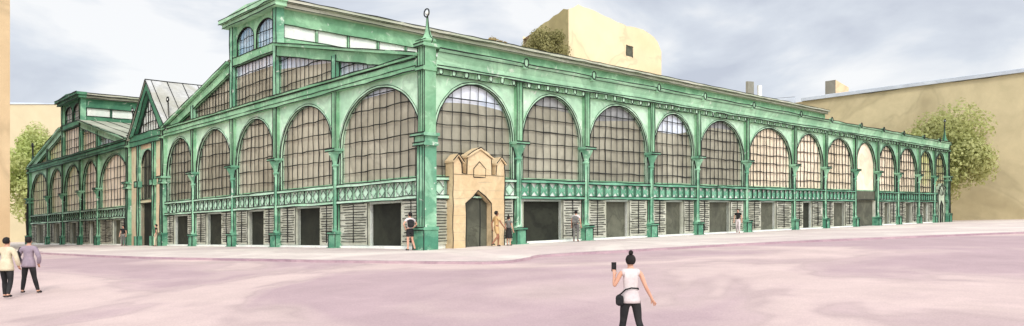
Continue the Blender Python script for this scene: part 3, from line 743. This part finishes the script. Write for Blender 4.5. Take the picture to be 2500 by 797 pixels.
# ------------------------------------------------------------------ trees
def tree(name, label, x, y, h, cz, rx, rz, leafm, nleaf, seed, leaf=.32, rtr=.28, clumps=22):
    rg = random.Random(seed); z0 = G(x, y); root = thing(name, label, 'tree', Vector((x, y, z0)))
    mb = MB(); base = Vector((x, y, z0 - .1)); top = Vector((x + rg.uniform(-.3, .3), y, z0 + cz + rz * .5))
    pts = [base.lerp(top, t) + Vector((rg.uniform(-.12, .12), rg.uniform(-.12, .12), 0)) * (t > 0) for t in (0, .08, .3, .55, .8, 1)]
    mb.tube(pts, [rtr * 1.5, rtr, rtr * .85, rtr * .65, rtr * .4, rtr * .12], 0, 8)
    cl = []
    for k in range(clumps):
        while True:
            p = Vector((rg.uniform(-1, 1), rg.uniform(-1, 1), rg.uniform(-1, 1)))
            if .15 < p.length < 1: break
        c = Vector((x + p.x * rx * .8, y + p.y * rx * .8, z0 + cz + p.z * rz * .82)); cl.append((c, rg.uniform(.28, .5) * min(rx, rz)))
        if k % 2 == 0:
            st = base.lerp(top, min(.9, max(.35, (c.z - z0 - rz * .4) / (cz + rz * .5))))
            mb.tube([st, st.lerp(c, .5) + Vector((0, 0, .3)), c], [rtr * .35, rtr * .22, rtr * .06], 0, 5)
    mb.build('trunk', M['bark'], root, True)
    cr_ = MB()
    for k in range(nleaf):
        c, rad = cl[rg.randrange(len(cl))]
        d = Vector((rg.gauss(0, 1), rg.gauss(0, 1), rg.gauss(0, 1))).normalized() * rad * rg.uniform(.35, 1.08) ** .6
        p = c + d; s = leaf * rg.uniform(.6, 1.4)
        n = (d.normalized() + Vector((rg.uniform(-.7, .7), rg.uniform(-.7, .7), rg.uniform(-.4, .9)))).normalized()
        t = n.orthogonal().normalized(); t.rotate(Matrix.Rotation(rg.uniform(0, 6.28), 3, n)); b = n.cross(t)
        cr_.poly([p - t * s, p + b * s * .5 + t * s * .1, p + t * s, p - b * s * .5])
    cr_.build('crown', [M[leafm]], root)
    return root
tree('leafy_tree', 'yellow green tree beyond the far left end of the market halls', -70.2, 110, 18, 10.6, 4.8, 7.4, 'leaf_y', 16000, 3, .23, .28, 32)
tree('leafy_tree', 'broad olive green tree behind the right end finial of the arcade', 57.2, 101, 14.5, 9.0, 5.9, 7.4, 'leaf_o', 20000, 5, .24, .28, 34)
tree('poplar_tree', 'dark olive poplar rising in front of the shaded church wall', 5.2, 116, 31, 26.6, 3.7, 5.0, 'leaf_d', 16000, 8, .2, .35, 34)
tree('poplar_tree', 'small dry topped poplar showing over the roof left of the church', -2.1, 114, 29, 28.2, 1.5, 1.7, 'leaf_b', 700, 9, .26, .2, 9)

# ------------------------------------------------------------------ people
def skin_mesh(name, nodes, edges, mat, parent, root, sub=2):
    """grow one continuous surface over a skeleton; nodes: key -> (Vector, radius)"""
    keys = list(nodes); me = bpy.data.meshes.new(name)
    me.from_pydata([nodes[k][0] for k in keys], [(keys.index(a), keys.index(b)) for a, b in edges], [])
    o = bpy.data.objects.new(name, me); col.objects.link(o)
    o.modifiers.new('skin', 'SKIN').use_smooth_shade = True
    if not me.skin_vertices: 
        bm = bmesh.new(); bm.from_mesh(me); bm.verts.layers.skin.verify(); bm.to_mesh(me); bm.free()
    for i, k in enumerate(keys):
        rr = nodes[k][1]; sv = me.skin_vertices[0].data[i]
        sv.radius = rr if isinstance(rr, tuple) else (rr, rr); sv.use_root = (k == root)
    sb = o.modifiers.new('sub', 'SUBSURF'); sb.levels = sub; sb.render_levels = sub
    dg = bpy.context.evaluated_depsgraph_get(); dg.update()
    m2 = bpy.data.meshes.new_from_object(o.evaluated_get(dg)); m2.name = name
    bpy.data.objects.remove(o); bpy.data.meshes.remove(me)
    m2.materials.clear(); m2.materials.append(mat)
    m2.polygons.foreach_set('use_smooth', [True] * len(m2.polygons))
    q = bpy.data.objects.new(name, m2); col.objects.link(q); q.parent = parent
    return q
def person(label, x, y, face, hgt, pose, skinm='skin', top='palecl', bottom='black', hair='hair', bun=False, sleeves=.5, legs='shorts', skirt=None, group=None, shoes='black', longcoat=None):
    """face: heading in degrees (0 looks along +y, away from the viewer). pose holds joint offsets in the person's own frame (x right, y forward)"""
    k = hgt / 1.72
    t = thing('person', label, 'person', Vector((x, y, G(x, y) + (.09 if y > 42 or pose.get('kerb') else 0))), group); t.rotation_euler = (0, 0, math.radians(face))
    V = lambda a: Vector(a) * k
    lean = pose.get('lean', 0)
    N = {'pelvis': (V((0, 0, .95)), (.135 * k, .1 * k)), 'waist': (V((0, lean * .3, 1.1)), (.115 * k, .085 * k)), 'chest': (V((0, lean * .7, 1.3)), (.15 * k, .1 * k)),
         'collar': (V((0, lean, 1.43)), (.1 * k, .075 * k)), 'neck': (V((0, lean + .01, 1.5)), .048 * k), 'jaw': (V((0, lean + .035, 1.56)), .066 * k), 'head': (V((0, lean + .02, 1.635)), (.078 * k, .092 * k)), 'crown': (V((0, lean + .01, 1.69)), .06 * k)}
    E_ = [('pelvis', 'waist'), ('waist', 'chest'), ('chest', 'collar'), ('collar', 'neck'), ('neck', 'jaw'), ('jaw', 'head'), ('head', 'crown')]
    for s, sg in (('l', -1), ('r', 1)):
        el, wr = pose.get('arm_' + s, ((sg * .25, .0, 1.15), (sg * .27, .08, .9)))
        sh = V((sg * .185, lean, 1.4)); el = V(el); wr = V(wr)
        N['sh' + s] = (sh, .052 * k); N['um' + s] = (sh.lerp(el, .5), .045 * k); N['el' + s] = (el, .037 * k); N['fm' + s] = (el.lerp(wr, .4), .036 * k); N['wr' + s] = (wr, .024 * k)
        hd = (wr - el).normalized(); palm = wr + hd * .06 * k; N['pm' + s] = (palm, (.036 * k, .018 * k))
        E_ += [('collar', 'sh' + s), ('sh' + s, 'um' + s), ('um' + s, 'el' + s), ('el' + s, 'fm' + s), ('fm' + s, 'wr' + s), ('wr' + s, 'pm' + s)]
        side = hd.cross(Vector((0, 1, 0)));
        if side.length < .2: side = hd.cross(Vector((0, 0, 1)))
        side.normalize(); side = side if side.x * sg < 0 or True else -side
        nrm = side.cross(hd).normalized()
        for f_, (off, ln) in enumerate(((-.027, .065), (-.009, .078), (.009, .072), (.026, .056))):
            a = palm + side * off * k + hd * .03 * k; b = a + hd * ln * .55 * k + nrm * .008 * k; c = b + hd * ln * .4 * k + nrm * .02 * k
            for nm, q, rr in (('a', a, .0092), ('b', b, .0085), ('c', c, .007)): N['f%d%s%s' % (f_, nm, s)] = (q, rr * k)
            E_ += [('pm' + s, 'f%da%s' % (f_, s)), ('f%da%s' % (f_, s), 'f%db%s' % (f_, s)), ('f%db%s' % (f_, s), 'f%dc%s' % (f_, s))]
        a = wr + hd * .035 * k - side * .04 * k; b = a + hd * .04 * k - side * .018 * k + nrm * .012 * k
        N['ta' + s] = (a, .0115 * k); N['tb' + s] = (b, .009 * k); E_ += [('wr' + s, 'ta' + s), ('ta' + s, 'tb' + s)]
        kn, an = pose.get('leg_' + s, ((sg * .1, .02, .5), (sg * .11, 0, .08)))
        hp = V((sg * .1, 0, .88)); kn = V(kn); an = V(an)
        N['hp' + s] = (hp, .092 * k); N['th' + s] = (hp.lerp(kn, .5), .076 * k); N['kn' + s] = (kn, .054 * k); N['cf' + s] = (kn.lerp(an, .35), .055 * k); N['an' + s] = (an, .034 * k)
        N['to' + s] = (an + V((sg * .02, .15, -.045)), (.036 * k, .024 * k)); N['hl' + s] = (an + V((0, -.035, -.045)), .03 * k)
        E_ += [('pelvis', 'hp' + s), ('hp' + s, 'th' + s), ('th' + s, 'kn' + s), ('kn' + s, 'cf' + s), ('cf' + s, 'an' + s), ('an' + s, 'to' + s), ('an' + s, 'hl' + s)]
    N['nose'] = (V((0, lean + .125, 1.61)), .012 * k); E_.append(('head', 'nose'))
    skin_mesh('body', N, E_, M[skinm], t, 'pelvis')
    def part(name, ks, es, grow, mat, root, ext=None):
        NN = {}
        for q in ks:
            p, rr = N[q]; NN[q] = (p, tuple(z + grow * k for z in rr) if isinstance(rr, tuple) else rr + grow * k)
        if ext: NN.update(ext)
        return skin_mesh(name, NN, es, M[mat], t, root)
    if top:
        ks = ['pelvis', 'waist', 'chest', 'collar']; es = [('pelvis', 'waist'), ('waist', 'chest'), ('chest', 'collar')]; ext = {}
        for s in 'lr':
            ks += ['sh' + s]; es.append(('collar', 'sh' + s))
            if sleeves > 0:
                ks += ['um' + s]; es.append(('sh' + s, 'um' + s))
                if sleeves >= 1:
                    ks += ['el' + s, 'fm' + s, 'wr' + s]; es += [('um' + s, 'el' + s), ('el' + s, 'fm' + s), ('fm' + s, 'wr' + s)]
        ext['cn'] = (V((0, lean + .005, 1.48)), .062 * k); es.append(('collar', 'cn'))
        if longcoat:
            hm = MB(); o0 = wloc(t); rows = []; g0 = .012 if sleeves < 1 else .03
            for z, a, b in ((1.14, .112, .084), (1.08, .128, .1), (.98, .152, .122), (longcoat + .06, .168, .138), (longcoat, .172, .142), (longcoat, .15, .12)):
                rows.append([o0 + V(((a + g0) * math.cos(q * PI / 12) * (1 + .02 * math.sin(q * 2.1)), (b + g0) * math.sin(q * PI / 12) - .004, z)) for q in range(24)])
            hm.grid(rows, 0, True); hm.build('coat_skirt' if sleeves >= 1 else 'tunic_skirt', M[top], t, True)
        part('jacket' if sleeves >= 1 else 'tunic' if longcoat else 'shirt', ks, es, .03 if sleeves >= 1 else .018, top, 'pelvis', ext)
    if legs != 'none':
        ks = ['pelvis']; es = [('pelvis', 'wt')]; ext = {'wt': (V((0, lean * .2, 1.05)), (.126 * k, .096 * k))}
        for s in 'lr':
            ks += ['hp' + s, 'th' + s]; es += [('pelvis', 'hp' + s), ('hp' + s, 'th' + s)]
            if legs == 'shorts':
                q = N['hp' + s][0].lerp(N['kn' + s][0], .72); ext['hm' + s] = (q, .082 * k); es.append(('th' + s, 'hm' + s))
            if legs == 'long':
                ks += ['kn' + s, 'cf' + s, 'an' + s]; es += [('th' + s, 'kn' + s), ('kn' + s, 'cf' + s), ('cf' + s, 'an' + s)]
        part('trousers' if legs == 'long' else 'shorts', ks, es, .016, bottom, 'pelvis', ext)
    if skirt:
        mb = MB(); o0 = wloc(t); rows = []
        for z, a, b in ((1.06, .135, .105), (.95, .18, .145), (.8, .2, .165), (skirt, .235, .2)):
            rows.append([o0 + V((a * math.cos(q * PI / 10), b * math.sin(q * PI / 10), z)) for q in range(20)])
        mb.grid(rows, 0, True); mb.build('skirt', M[bottom], t, True)
    # hair
    mb = MB(); o0 = wloc(t); c = V((0, lean - .005, 1.648)); rows = []
    for i in range(9):
        ph = PI * i / 8 * .78; rows.append([])
        for q in range(16):
            th = 2 * PI * q / 16; d = Vector((math.sin(ph) * math.cos(th) * .098, math.sin(ph) * math.sin(th) * .112, math.cos(ph) * .108))
            if d.y > .03 and d.z < .05: d = d * .72         # leave the face free
            rows[-1].append(o0 + c + d * k)
    mb.grid(rows, 0, True)
    if bun:
        bc = c + V((.0, -.03, .135))
        mb.grid([[o0 + bc + V((math.sin(PI * i / 6) * math.cos(2 * PI * q / 10) * .045, math.sin(PI * i / 6) * math.sin(2 * PI * q / 10) * .045, math.cos(PI * i / 6) * .05)) for q in range(10)] for i in range(7)], 0, True)
    mb.build('hair', M[hair], t, True)
    # eyes and mouth
    mb = MB()
    for sx in (-.032, .032):
        e = o0 + V((sx, lean + .104, 1.632)); mb.tube([e, e + V((0, .008, 0))], .009 * k, 0, 6)
    e = o0 + V((0, lean + .1, 1.567)); mb.tube([e + V((-.02, 0, 0)), e + V((.02, 0, 0))], .005 * k, 0, 5)
    mb.build('face_features', [M['hair']], t)
    for s in 'lr':                                            # shoes
        NN = {q: (N[q + s][0] + Vector((0, 0, .0)), (.045 * k, .034 * k) if q == 'to' else .042 * k) for q in ('to', 'an', 'hl')}
        skin_mesh('shoe', NN, [('an', 'to'), ('an', 'hl')], M[shoes], t, 'an', 1)
    return t
def bag(name, label, cat, host, c, size, mat, strap=None):
    """soft rounded bag; c in the wearer's frame"""
    th = host.rotation_euler.z; R3 = Matrix.Rotation(th, 3, 'Z')
    w = host.location + R3 @ Vector(c); o = thing(name, label, cat, w); o.rotation_euler = (0, 0, th)
    mb = MB(); a, b, h = size; rows = []
    for i in range(9):
        z = -1 + 2 * i / 8; s = (1 - abs(z) ** 4) ** .35 if abs(z) < 1 else .35
        rows.append([w + Vector((math.copysign(abs(math.cos(q * PI / 10)) ** .5, math.cos(q * PI / 10)) * a * s, math.copysign(abs(math.sin(q * PI / 10)) ** .5, math.sin(q * PI / 10)) * b * s, z * h)) for q in range(20)])
    mb.grid(rows, 0, True); mb.poly(rows[0]); mb.poly(rows[-1]); mb.build('pouch', M[mat], o, True)
    mb = MB(); mb.box(lambda u, v, n: w + Vector((u, n, v)), -a * .75, a * .75, -h * .55, h * .15, -b * 1.2, -b * .8); mb.build('pocket', M[mat], o)
    if strap:
        mb = MB()
        for st in strap: mb.tube([w + Vector(p) for p in st], .014, 0, 6)
        mb.build('strap', M['black'], o)
    return o

# woman striding away in the foreground
wx, wy = 2.16, 13.8
woman = person('woman walking away in the foreground, hair in a top knot, black leggings, left hand raised', wx, wy, 0, 1.66,
    dict(arm_l=((-.31, -.02, 1.15), (-.29, .15, 1.36)), arm_r=((.29, .0, 1.13), (.43, .1, .89)), leg_l=((-.13, .04, .5), (-.2, .05, .085)), leg_r=((.15, .02, .5), (.26, -.12, .1))),
    top='palecl', bottom='black', bun=True, sleeves=0, legs='long', longcoat=.84, shoes='black')
ph = thing('phone', 'dark phone held up in the foreground woman’s left hand', 'phone', Vector((wx - .275, wy + .22, G(wx, wy) + 1.45)))
mb = MB(); o0 = ph.location; mb.box(lambda u, v, n: o0 + Vector((u, n, v)), -.045, .045, -.085, .085, -.006, .006); mb.build('case', M['black'], ph)
mb = MB(); mb.box(lambda u, v, n: o0 + Vector((u, n, v)), -.04, .04, -.078, .078, .0065, .009); mb.build('screen', M['slate'], ph)
bag('hip_bag', 'small black bag worn on the left hip of the foreground woman', 'bag', woman, (-.21, -.07, .86), (.07, .05, .1), 'black',
    [[(-.02, 0, .08), (.1, -.06, .2), (.2, -.08, .23), (.33, -.05, .22), (.35, .05, .2), (.28, .16, .17), (.1, .19, .12), (-.03, .05, .08)]])

# couple at the left edge
def gx(px, d): return (px - 1250) / 1850 * d
d1, d2 = 22.6, 23.6
m1 = person('man in a buff jacket walking away at the left edge of the square', gx(16, d1), d1, 0, 1.8,
    dict(arm_l=((-.3, .0, 1.13), (-.3, .1, .88)), arm_r=((.3, -.02, 1.14), (.27, .12, .93)), leg_l=((-.12, .1, .5), (-.13, .12, .085)), leg_r=((.13, -.02, .5), (.17, -.2, .12))),
    top='tancl', bottom='black', sleeves=1, legs='long', longcoat=.8, group='people on the square')
m2 = person('person in a mauve jacket walking beside the man in buff, hands in pockets', gx(70, d2), d2, 4, 1.75,
    dict(arm_l=((-.3, -.02, 1.13), (-.24, .08, .93)), arm_r=((.33, -.04, 1.12), (.26, .08, .92)), leg_l=((-.12, -.02, .5), (-.12, -.12, .1)), leg_r=((.14, .05, .5), (.24, .08, .085))),
    top='mauvecl', bottom='black', sleeves=1, legs='long', longcoat=.82, group='people on the square')
bag('shoulder_bag', 'black bag slung on the left shoulder of the person in mauve', 'bag', m2, (-.27, -.1, 1.16), (.07, .06, .17), 'black', [[(0, 0, .15), (.03, .06, .28), (.08, .12, .3)]])
bag('shoulder_bag', 'dark bag under the left arm of the man in buff', 'bag', m1, (-.3, -.06, 1.2), (.07, .06, .14), 'black', [[(0, 0, .12), (.05, .06, .26), (.12, .1, .32)]])

def depth(a, b):
    p = H(a, b, 0); return p.x, p.y
def onfac(px, off_n, side):          # stand a person in front of a facade where the drawing has them
    lo, hi = 0, 80
    for _ in range(40):
        m = (lo + hi) / 2
        x, y = depth(-off_n, m) if side == 'R' else depth(m, -off_n)
        q = 1250 + 1850 * x / y
        if (q < px) == (side == 'R'): lo = m
        else: hi = m
    return x, y
g_ = 'people on the square'
x, y = onfac(1001, .9, 'L')
pA = person('person with hands on hips and a dark pack, left of the corner pillar', x, y, 40, 1.82, dict(kerb=1, arm_l=((-.36, -.03, 1.2), (-.2, .06, 1.02)), arm_r=((.36, -.02, 1.2), (.2, .08, 1.02)), leg_r=((.12, .0, .5), (.2, -.1, .1))), top='palecl', bottom='black', legs='shorts', group=g_)
bag('backpack', 'dark backpack on the person left of the corner pillar', 'backpack', pA, (-.08, -.2, 1.3), (.15, .1, .2), 'black', [[(-.1, .08, .1), (-.1, .16, .16), (-.1, .3, .1)], [(.16, .08, .1), (.16, .16, .16), (.16, .3, .1)]])
x, y = onfac(1212, 1.6, 'R')
person('person in ochre striding past the right side of the stone portal', x, y, -60, 1.78, dict(kerb=1, arm_l=((-.3, -.1, 1.14), (-.3, -.06, .9)), arm_r=((.27, .12, 1.14), (.27, .28, .95)), leg_l=((-.11, .18, .52), (-.12, .16, .085)), leg_r=((.12, .0, .5), (.13, -.3, .16))), top='ochrecl', bottom='ochrecl', skinm='skin_d', legs='shorts', group=g_)
x, y = onfac(1242, 1.4, 'R')
person('smaller woman in a long dark and grey dress beside the person in ochre', x, y, -40, 1.52, dict(kerb=1), top='greycl', bottom='black', bun=True, legs='none', skirt=.45, sleeves=.5, group=g_)
x, y = onfac(1406, 1.1, 'R')
pB = person('person with a square backpack standing by the second arcade doorway', x, y, -20, 1.76, dict(kerb=1, leg_l=((-.1, .02, .5), (-.12, 0, .085))), top='palecl', bottom='greycl', legs='long', group=g_)
bag('backpack', 'square grey backpack on the person by the second arcade doorway', 'backpack', pB, (.02, -.22, 1.24), (.17, .12, .24), 'greycl', [[(-.12, .1, .16), (-.12, .2, .2), (-.12, .32, .1)], [(.12, .1, .16), (.12, .2, .2), (.12, .32, .1)]])
x, y = onfac(1802, 1.4, 'R')
person('person in a dark shirt walking in front of the fifth arcade column', x, y, 150, 1.76, dict(kerb=1, leg_l=((-.11, .14, .52), (-.12, .16, .085)), leg_r=((.11, -.02, .5), (.12, -.24, .12))), top='black', bottom='palecl', legs='long', group=g_)
x, y = onfac(301, 1.0, 'L')
person('dark dressed person waiting at the right end of the far hall', x, y, 180, 1.76, dict(kerb=1), top='black', bottom='greycl', legs='long', group=g_)
x, y = onfac(381, 1.2, 'L')
person('person in black at the doorway of the entrance wing', x, y, 120, 1.72, dict(kerb=1, leg_l=((-.11, .1, .52), (-.12, .1, .085))), top='black', bottom='tancl', legs='long', group=g_)

# ------------------------------------------------------------------ light, sky, camera
wd = bpy.data.worlds.new('World'); S.world = wd; wd.use_nodes = True
nt = wd.node_tree; N = nt.nodes; K = nt.links
bg = N['Background']; out = N['World Output']
sky = N.new('ShaderNodeTexSky'); sky.sky_type = 'NISHITA'; sky.sun_disc = False
sd = Vector((.2, -.93, .72)).normalized()
el = math.asin(sd.z); rot = math.atan2(sd.x, sd.y)
sky.sun_elevation = el; sky.sun_rotation = rot; sky.air_density = 1; sky.dust_density = 2
K.new(sky.outputs[0], bg.inputs['Color']); bg.inputs['Strength'].default_value = .1
bg2 = N.new('ShaderNodeBackground'); bg2.inputs['Strength'].default_value = 1.0
tc = N.new('ShaderNodeTexCoord'); mp = N.new('ShaderNodeMapping'); mp.inputs['Scale'].default_value = (1, 1, 2.2); mp.inputs['Location'].default_value = (.35, .2, .1)
K.new(tc.outputs['Generated'], mp.inputs['Vector'])
n1 = N.new('ShaderNodeTexNoise'); n1.inputs['Scale'].default_value = 3.2; n1.inputs['Detail'].default_value = 7; n1.inputs['Roughness'].default_value = .5; n1.inputs['Distortion'].default_value = .5
K.new(mp.outputs[0], n1.inputs['Vector'])
rp = N.new('ShaderNodeValToRGB'); e = rp.color_ramp.elements
e[0].position = .38; e[0].color = lin((198, 203, 215)); e[1].position = .57; e[1].color = lin((250, 250, 250))
m = e.new(.48); m.color = lin((220, 225, 233))
K.new(n1.outputs['Fac'], rp.inputs[0]); K.new(rp.outputs[0], bg2.inputs['Color'])
# cloud glow added around the sun, out of view, to light the facades
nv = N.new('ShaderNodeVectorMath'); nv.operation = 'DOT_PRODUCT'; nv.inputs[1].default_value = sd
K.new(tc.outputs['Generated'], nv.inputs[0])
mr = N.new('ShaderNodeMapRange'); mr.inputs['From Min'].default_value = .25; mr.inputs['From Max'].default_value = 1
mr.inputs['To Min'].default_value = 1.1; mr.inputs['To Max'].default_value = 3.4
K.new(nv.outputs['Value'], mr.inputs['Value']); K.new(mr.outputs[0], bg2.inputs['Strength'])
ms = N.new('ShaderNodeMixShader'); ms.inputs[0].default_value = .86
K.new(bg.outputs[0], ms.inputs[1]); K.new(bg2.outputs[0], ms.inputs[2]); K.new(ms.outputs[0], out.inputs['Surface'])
sl = bpy.data.lights.new('sun', 'SUN'); sl.energy = 1.5; sl.angle = math.radians(10); sl.color = (1, .95, .88)
so = bpy.data.objects.new('sun', sl); col.objects.link(so); so.rotation_euler = (-sd).to_track_quat('-Z', 'Y').to_euler(); so.location = (20, -20, 60)

cam = bpy.data.cameras.new('camera'); co = bpy.data.objects.new('camera', cam); col.objects.link(co); S.camera = co
cam.sensor_width = 36; cam.lens = 36 * 1850 / 2500; cam.clip_end = 3000; cam.clip_start = .1
co.location = (0, 0, 1.32); co.rotation_euler = (PI / 2, 0, 0); cam.shift_y = (546 - 398.5) / 2500
S.render.engine = 'CYCLES'
S.view_settings.view_transform = 'Standard'; S.view_settings.look = 'None'; S.view_settings.exposure = 0
S.render.resolution_x = 1024; S.render.resolution_y = 326
